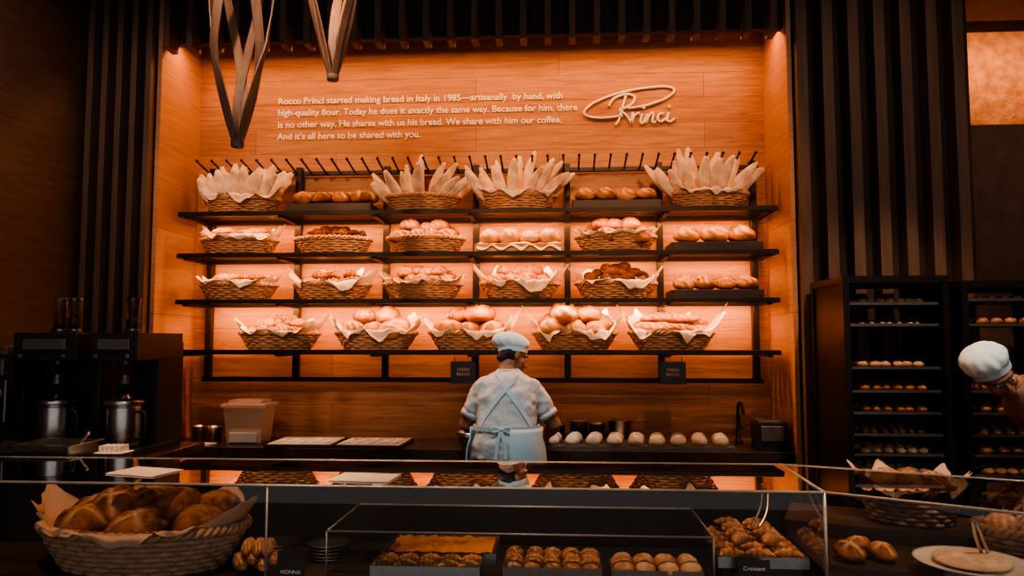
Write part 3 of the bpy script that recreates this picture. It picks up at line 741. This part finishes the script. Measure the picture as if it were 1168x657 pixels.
# ------------------------------------------------------------------ people
def frame(fwd,upv):
    f=V(fwd).normalized(); u=V(upv); u=(u-f*u.dot(f)).normalized(); r=f.cross(u)
    return Matrix((r,f,u)).transposed()
def head(par,c,R,neck_to,capk=1.0,sag=(0,-.02),K=1.0,puff=1.0):
    c=V(c); W=lambda p:R@(V(p)*K)+c
    def E(mb,p,r,*a): mb.ell(W(p),tuple(x*K for x in r),R,*a)
    mb=MB()
    E(mb,(0,-.012,.03),(.075,.094,.088)); E(mb,(0,.022,-.035),(.060,.072,.075)); E(mb,(0,.045,-.088),(.036,.038,.026))
    E(mb,(0,.062,.022),(.055,.030,.020))
    mb.tube([W((0,.085,.005)),W((0,.105,-.02)),W((0,.112,-.036)),W((0,.09,-.045))],[.008,.012,.016,.008],10)
    E(mb,(.013,.094,-.038),(.009,.010,.008),10,8); E(mb,(-.013,.094,-.038),(.009,.010,.008),10,8)
    E(mb,(.036,.06,-.03),(.024,.026,.022),12,8); E(mb,(-.036,.06,-.03),(.024,.026,.022),12,8)
    E(mb,(0,.082,-.064),(.024,.014,.012),12,8)
    for s in(-1,1): E(mb,(s*.076,-.01,-.015),(.010,.020,.032),12,10)
    nk=V(neck_to); mb.limb([W((0,-.02,-.05)),W((0,-.03,-.10)).lerp(nk,.3),nk],[.052*K,.050,.056])
    mb.build('head',[M_SKIN],par,remesh=.005,smooth=3)
    eb=MB()
    for s in(-1,1):
        E(eb,(s*.03,.079,.003),(.013,.010,.008),12,8,0); E(eb,(s*.03,.087,.003),(.006,.004,.006),10,6,1)
        eb.tube([W((s*.015,.092,.022)),W((s*.032,.09,.028)),W((s*.048,.078,.022))],[.003,.004,.002],6,2)
    eb.tube([W((-.022,.090,-.064)),W((0,.098,-.062)),W((.022,.090,-.064))],[.002,.005,.002],8,3)
    eb.tube([W((-.018,.089,-.069)),W((0,.096,-.070)),W((.018,.089,-.069))],[.002,.005,.002],8,3)
    eb.build('face_features',[M_EYE,M_IRIS,M_HAIR,M_LIP],par)
    hb=MB(); E(hb,(0,-.035,-.002),(.079,.078,.072)); E(hb,(0,-.075,-.052),(.052,.034,.034))
    hb.build('hair',[M_HAIR],par,remesh=.006,smooth=2)
    cb=MB(); tilt=RX(.36); rings=[]
    prof=[(.0,1.0,0),(.030,1.03,0),(.034,1.12,.3),(.055,1.24,.7),(.080,1.24,1),(.105,1.08,1.25),(.122,.80,1.4),(.132,.48,1.5),(.136,.2,1.5),(.136,.0,1.5)]
    for z,k,yo in prof:
        ring=[]; k=k if k<1.05 else 1.05+(k-1.05)*puff
        for j in range(56):
            th=2*pi*j/56; wv=1+(.025*math.sin(th*13+z*20)+.08*noise.noise(V((math.cos(th)*2.2,math.sin(th)*2.2,z*20))))*(1 if z>.031 else .1)
            p=V((.083*k*wv*math.cos(th)+sag[0]*yo,.102*k*wv*math.sin(th)+sag[1]*yo-.008,z*capk)); p=tilt@p; p=p+V((0,-.005,.014)); ring.append(W(p))
        rings.append(ring)
    cb.loft(rings,0,True,False); o=cb.build('cap',[M_CAP],par); m=o.modifiers.new('s','SUBSURF'); m.levels=1; m.render_levels=1
def hand(mb,wr,d,pn,side,curl=.5,k=1.0):
    wr=V(wr);d=V(d).normalized();pn=V(pn); pn=(pn-d*pn.dot(d)).normalized(); s=V(side); s=(s-d*s.dot(d)-pn*s.dot(pn)).normalized()
    rings=[]
    for t,w,th in((-.02,.024,.019),(.0,.027,.019),(.03,.037,.017),(.06,.043,.015),(.085,.042,.013),(.092,.036,.008)):
        rings.append([wr+d*t*k+s*math.cos(2*pi*j/14)*w*k+pn*math.sin(2*pi*j/14)*th*k for j in range(14)])
    mb.loft(rings)
    for o,L in((.033,.066),(.011,.076),(-.011,.070),(-.033,.054)):
        p=wr+(d*.078+s*o)*k; P=[p]; a=0
        for i,fr_ in enumerate((.30,.40,.32,.26)):
            if i: a+=curl*(.6,.9,.7)[i-1]
            q=d*math.cos(a)+pn*math.sin(a)+s*o*.8; p=p+q.normalized()*L*fr_*k; P.append(p)
        mb.limb(P,[.0088*k,.0088*k,.0082*k,.0075*k,.0062*k],10)
    p=wr+(d*.018+s*.026)*k; P=[p]
    for dv,l in(((.55,.8,.15),.034),((.8,.5,.35),.028),((.9,.15,.4),.022)):
        p=p+(d*dv[0]+s*dv[1]+pn*dv[2]).normalized()*l*k; P.append(p)
    mb.limb(P,[.013*k,.012*k,.0095*k,.0075*k],10)
def oval(c,rx,ry,R=None,n=32):
    out=[]
    for j in range(n):
        th=2*pi*j/n; p=V((rx*math.cos(th),ry*math.sin(th),0))
        if R: p=R@p
        out.append(V(c)+p)
    return out
bk=empty('baker'); BXc,BYc=-.335,4.62
def ly(z): return BYc+max(0,z-1.02)*.40      # forward lean of the back
prof=[(.90,.212,.158),(1.0,.208,.156),(1.08,.190,.144),(1.16,.190,.142),(1.25,.200,.142),(1.31,.198,.138),(1.35,.182,.126),(1.385,.142,.104),(1.41,.095,.080),(1.43,.066,.064)]
mb=MB()
mb.loft([oval((BXc,ly(z),z),rx,ry) for z,rx,ry in prof])
shR=V((BXc+.150,ly(1.31),1.320)); elR=V((BXc+.296,BYc+.13,1.085)); wrR=V((BXc+.235,BYc+.32,.995))
shL=V((BXc-.150,ly(1.31),1.320)); elL=V((BXc-.268,BYc+.13,1.085)); wrL=V((BXc-.14,BYc+.34,1.0))
for sh,el in((shR,elR),(shL,elL)):
    e=sh.lerp(el,.58); mb.limb([sh,sh.lerp(e,.5),e],[.073,.069,.069])
mb.build('shirt',[M_SHIRT],bk,remesh=.009,smooth=5,wrinkle=.036)
cb=MB()
for sh,el in((shR,elR),(shL,elL)):
    d=(el-sh).normalized(); e=sh.lerp(el,.58)+d*.045
    cb.tube([e-d*.03,e+d*.012],[.063,.066],24)
cb.tube([V((BXc+.064*math.cos(t*2*pi/24),ly(1.43)+.060*math.sin(t*2*pi/24),1.427)) for t in range(24)],.011,8,closed=True)
cb.build('shirt_trim',[M_SHIRT],bk,smooth=1)
for sd,sh,el,wr,th in(('right',shR,elR,wrR,-1),('left',shL,elL,wrL,1)):
    ab=MB(); ab.limb([sh.lerp(el,.4),el,el.lerp(wr,.35),wr],[.049,.046,.043,.029])
    d=(wr-el).normalized(); hand(ab,wr,V((d.x*.7,d.y,-.35)),(0,-.2,-1),(th,0,0),.45)
    ab.build('arm_'+sd,[M_SKIN],bk,remesh=.0035,smooth=1)
head(bk,(BXc+.032,ly(1.53)+.04,1.522),frame((.84,.44,-.48),(.18,.30,1)),(BXc,ly(1.40),1.40),1.08,(-.020,-.012),.96,1.45)
ap=MB(); n=60; rings=[]
for z in [1.085,1.06,1.02,.96,.88,.78,.66,.54]:
    ring=[]
    for j in range(n+1):
        th=math.radians(-82+ (195+82)*j/n); fl=max(0,1.0-z)
        rx=.212+.014+ (.01 if z<1.0 else -.004)+fl*.09; ry=.160+.016+(.008 if z<1 else -.004)+fl*.08
        w=1+.02*fl*2*math.sin(th*9)
        ring.append((BXc+rx*w*math.cos(th),ly(z)+ry*w*math.sin(th),z))
    rings.append(ring)
ap.loft(rings,0,True,False,False)
rings=[]
for z in(1.08,1.18,1.28,1.36):
    rings.append([(BXc+.214*math.cos(math.radians(35+110*j/20)),ly(z)+.166*math.sin(math.radians(35+110*j/20)),z) for j in range(21)])
ap.loft(rings,0,True,False,False)
o=ap.build('apron',[M_APRON],bk); sm=o.modifiers.new('so','SOLIDIFY'); sm.thickness=.004
def bodyr(z):
    for (z0,a0,b0),(z1,a1,b1) in zip(prof[:-1],prof[1:]):
        if z0<=z<=z1:
            t=(z-z0)/(z1-z0); return a0+(a1-a0)*t,b0+(b1-b0)*t
    return prof[-1][1],prof[-1][2]
sb=MB()
def strap(x0,z0,x1,z1,w=.028,bow=0):
    P=[];Nn=[]
    for i in range(17):
        t=i/16; z=z0+(z1-z0)*t; x=x0+(x1-x0)*t+bow*math.sin(pi*t); rx,ry=bodyr(z); u=max(-.97,min(.97,x/rx)); q=math.sqrt(1-u*u)
        P.append((BXc+x,ly(z)-ry*q-.010,z)); Nn.append((u,-q,.1))
    sb.ribbon(P,Nn,w,.006)
strap(-.160,1.09,.07,1.395,.026,-.02); strap(.160,1.09,-.07,1.395,.026,.02)
P=[];Nn=[]
for j in range(41):
    th=2*pi*j/40; P.append((BXc+.202*math.cos(th),ly(1.085)+.155*math.sin(th),1.085)); Nn.append((math.cos(th),math.sin(th),0))
sb.ribbon(P,Nn,.032,.006)
kx,ky,kz=BXc-.02,ly(1.085)-.164,1.085
sb.ell((kx,ky,kz),(.016,.010,.014),nu=12,nv=8)
for s in(-1,1):
    sb.tube(smoothpath([(kx,ky,kz),(kx+s*.04,ky-.006,kz+.016),(kx+s*.065,ky-.004,kz-.004),(kx+s*.04,ky-.005,kz-.016),(kx,ky,kz)]),.0045,6)
    sb.ribbon([(kx,ky-.002,kz),(kx+s*.02,ky-.020,kz-.07),(kx+s*.03,ky-.034,kz-.17)],[(0,-1,0)]*3,.02,.003)
sb.build('apron_straps',[M_APRON],bk)
lb=MB(); lb.loft([oval((BXc,BYc,z),rx,ry) for z,rx,ry in((.98,.185,.135),(.93,.198,.145),(.86,.20,.15),(.80,.19,.14),(.76,.12,.10))])
for s in(-1,1):
    x=BXc+s*.1; lb.limb([(x,BYc,.84),(x,BYc+.01,.48),(x+s*.01,BYc-.01,.12)],[.105,.075,.058])
lb.build('trousers',[M_PANT],bk,remesh=.012,smooth=3)
fb=MB()
for s in(-1,1):
    x=BXc+s*.11; fb.limb([(x,BYc-.04,.045),(x,BYc+.05,.045),(x,BYc+.15,.038)],[.045,.045,.036])
fb.build('shoes',[M_BLKP],bk,remesh=.008,smooth=2)

# ---- second baker, bending in from the right behind the case
b2=empty('bending_baker')
hc=V((2.00,3.60,1.465)); nk=V((2.11,3.64,1.41)); hips=V((2.60,3.66,1.02))
mb=MB()
ax=(hips-nk).normalized()
spine=[(0,.07,.065),(.03,.10,.08),(.07,.16,.095),(.11,.20,.11),(.17,.205,.125),(.28,.185,.125),(.40,.175,.13),(.52,.19,.14),(.60,.19,.145),(.66,.17,.13)]
mb2R=Matrix((V((0,1,0)), ax.cross(V((0,1,0))).normalized(), ax)).transposed()
mb.loft([oval(nk+ax*t,rx,ry,mb2R) for t,rx,ry in spine])
for s in(-1,1):
    sh=nk+ax*.14+V((0,s*.17,0)); el=V((sh.x+.12,sh.y-.02+s*.05,1.14)); mb.limb([sh,sh.lerp(el,.6)],[.07,.06])
mb.build('shirt',[M_BROWNS],b2,remesh=.01,smooth=4,wrinkle=.02)
for s,nm in((-1,'near'),(1,'far')):
    sh=nk+ax*.14+V((0,s*.17,0)); el=V((sh.x+.12,sh.y-.02+s*.05,1.14)); wr=V((el.x-.03,el.y-.20,1.02))
    ab=MB(); ab.limb([sh.lerp(el,.4),el,wr],[.046,.042,.028]); hand(ab,wr,(wr-el)+V((0,0,-.05)),(0,0,-1),(s,0,0),.6); ab.build('arm_'+nm,[M_SKIN],b2,remesh=.0035,smooth=1)
head(b2,hc,frame((.12,-.86,-.48),(-.56,-.26,.74)),nk,.95,(0,-.01),1.0,.85)
lb=MB(); lb.loft([oval(hips+V((0.02,0,z)),rx,ry) for z,rx,ry in((.12,.12,.15),(.05,.15,.19),(-.08,.15,.195),(-.18,.12,.16))])
for s in(-1,1): lb.limb([hips+V((0.02,s*.09,-.08)),hips+V((-.04,s*.1,-.52)),hips+V((.0,s*.11,-.90))],[.11,.075,.058])
lb.build('trousers',[M_PANT],b2,remesh=.012,smooth=3)
fb=MB()
for s in(-1,1): fb.limb([hips+V((.04,s*.11,-.975)),hips+V((-.14,s*.11,-.98))],[.045,.037])
fb.build('shoes',[M_BLKP],b2,remesh=.008,smooth=2)

# ------------------------------------------------------------------ lights
def area(name,loc,sx,sy,power,col,rot,parent=None):
    l=bpy.data.lights.new(name,'AREA'); l.shape='RECTANGLE'; l.size=sx; l.size_y=sy; l.energy=power; l.color=col
    o=bpy.data.objects.new(name,l); COL.objects.link(o); o.location=loc; o.rotation_euler=rot
    if parent: o.parent=parent
    return o
OR=(1,.38,.13)
for z,pf,pb in zip(SZ[:3],(11,11,16),(12,12,18)):
    area('shelf_led_light',(-.615,5.10,z-.045),4.0,.02,pf,OR,(math.radians(22),0,0),SHELF)
    area('shelf_led_light',(-.615,5.37,z-.045),4.0,.02,pb,OR,(math.radians(14),0,0),SHELF)
mb=MB(); mb.box((-.63,5.12,3.80),(4.2,.05,.04)); cv=mb.build('cove_lamp',[M_BLK])
area('cove_light',(-.63,5.13,3.775),4.15,.04,30,OR,(math.radians(6),0,0),cv)
def track(loc,target,power,col,ang=40,blend=.6,size=.05):
    loc=V(loc); d=(V(target)-loc).normalized(); q=d.to_track_quat('-Z','Y')
    mb=MB(); R=q.to_matrix()
    mb.lathe([(0,.14),(.045,.14),(.05,.12),(.05,0),(.046,0),(.044,.03)],(0,0,0),20,0,rot=R); mb.lathe([(.044,.03),(0,.03)],(0,0,0),20,1,rot=R)
    mb.tube([R@V((0,0,.12)),V((0,0,CZ-loc.z))],.01,8)
    o=mb.build('track_or_added_spotlight',[M_BLK,M_LAMP],loc=loc)  # shape shared by ceiling lamps and the added fill spots marked below
    l=bpy.data.lights.new('spot','SPOT'); l.energy=power; l.color=col; l.spot_size=math.radians(ang); l.spot_blend=blend; l.shadow_soft_size=size
    s=bpy.data.objects.new('spot',l); COL.objects.link(s); s.parent=o; s.location=d*.01; s.rotation_euler=q.to_euler()
COOL=(.80,.95,1.0); WM=(1,.46,.20)
track((-.2,2.9,4.1),(-.33,4.64,1.25),90,COOL,22)
track((-1.2,3.3,4.1),(-.33,4.64,1.3),45,COOL,22)
track((2.2,2.3,4.1),(2.05,3.6,1.45),75,COOL,18)
track((1.3,2.2,4.0),(2.1,3.6,1.4),130,(1,.6,.4),16)  # added warm fill on the second baker, no known lamp
track((-2.53,4.5,3.83),(-2.5,5.2,.9),14,(1,.6,.35),50)
for x in(-2.2,-1.0,.0,1.1):
    track((x,2.0,4.1),(x*.85-.1,5.3,2.35),150,WM,34,.8)
for x in(-2.1,-1.4,.2,.8):
    track((x,4.2,4.15),(x,5.12,.95),85,(1,.58,.34),22,.7)
track((-1.5,1.6,4.1),(-1.5,2.7,.9),200,(1,.52,.27),34)
track((-.4,1.6,4.1),(-.3,2.7,.85),160,(1,.55,.3),30)
track((.5,1.6,4.1),(.4,2.7,.85),160,(1,.5,.25),34)
track((1.6,1.4,4.1),(1.4,2.5,.9),210,(1,.6,.38),36)
track((1.9,3.2,4.1),(2.1,4.5,1.2),160,(1,.58,.34),46)
track((2.1,3.0,4.15),(2.2,5.0,2.6),22,(1,.58,.38),75,.9)  # invented wash that lifts the right slats out of black
track((3.0,3.6,4.15),(3.2,5.1,2.4),14,(1,.5,.28),60,.9)  # extra spot put in to brighten the lower alcove
track((-2.6,3.0,4.15),(-3.1,4.9,2.4),35,(1,.65,.48),75,.9)  # added wash for the dark left wall and slats
track((-1.7,2.4,4.1),(-2.4,3.5,1.25),80,(1,.72,.5),34,.8)  # made-up fill so the coffee machines show up
track((-1.0,1.2,4.0),(-1.2,3.1,3.0),150,(1,.62,.42),26,.9)  # front light added for the pendants, not an existing fixture
area('window_light',(3.4,5.6,3.9),1.0,.2,7,OR,(math.radians(40),0,0))
w=bpy.data.worlds.new('World'); scene.world=w; w.use_nodes=True
w.node_tree.nodes['Background'].inputs[0].default_value=(.95,.88,.86,1); w.node_tree.nodes['Background'].inputs[1].default_value=.36

# ------------------------------------------------------------------ camera
cd=bpy.data.cameras.new('camera'); cd.sensor_width=36; cd.lens=26.2; cam=bpy.data.objects.new('camera',cd); COL.objects.link(cam)
cam.location=(0,0,1.62); cam.rotation_euler=(math.radians(94.0),0,math.radians(3.7)); cd.clip_start=.05
scene.camera=cam
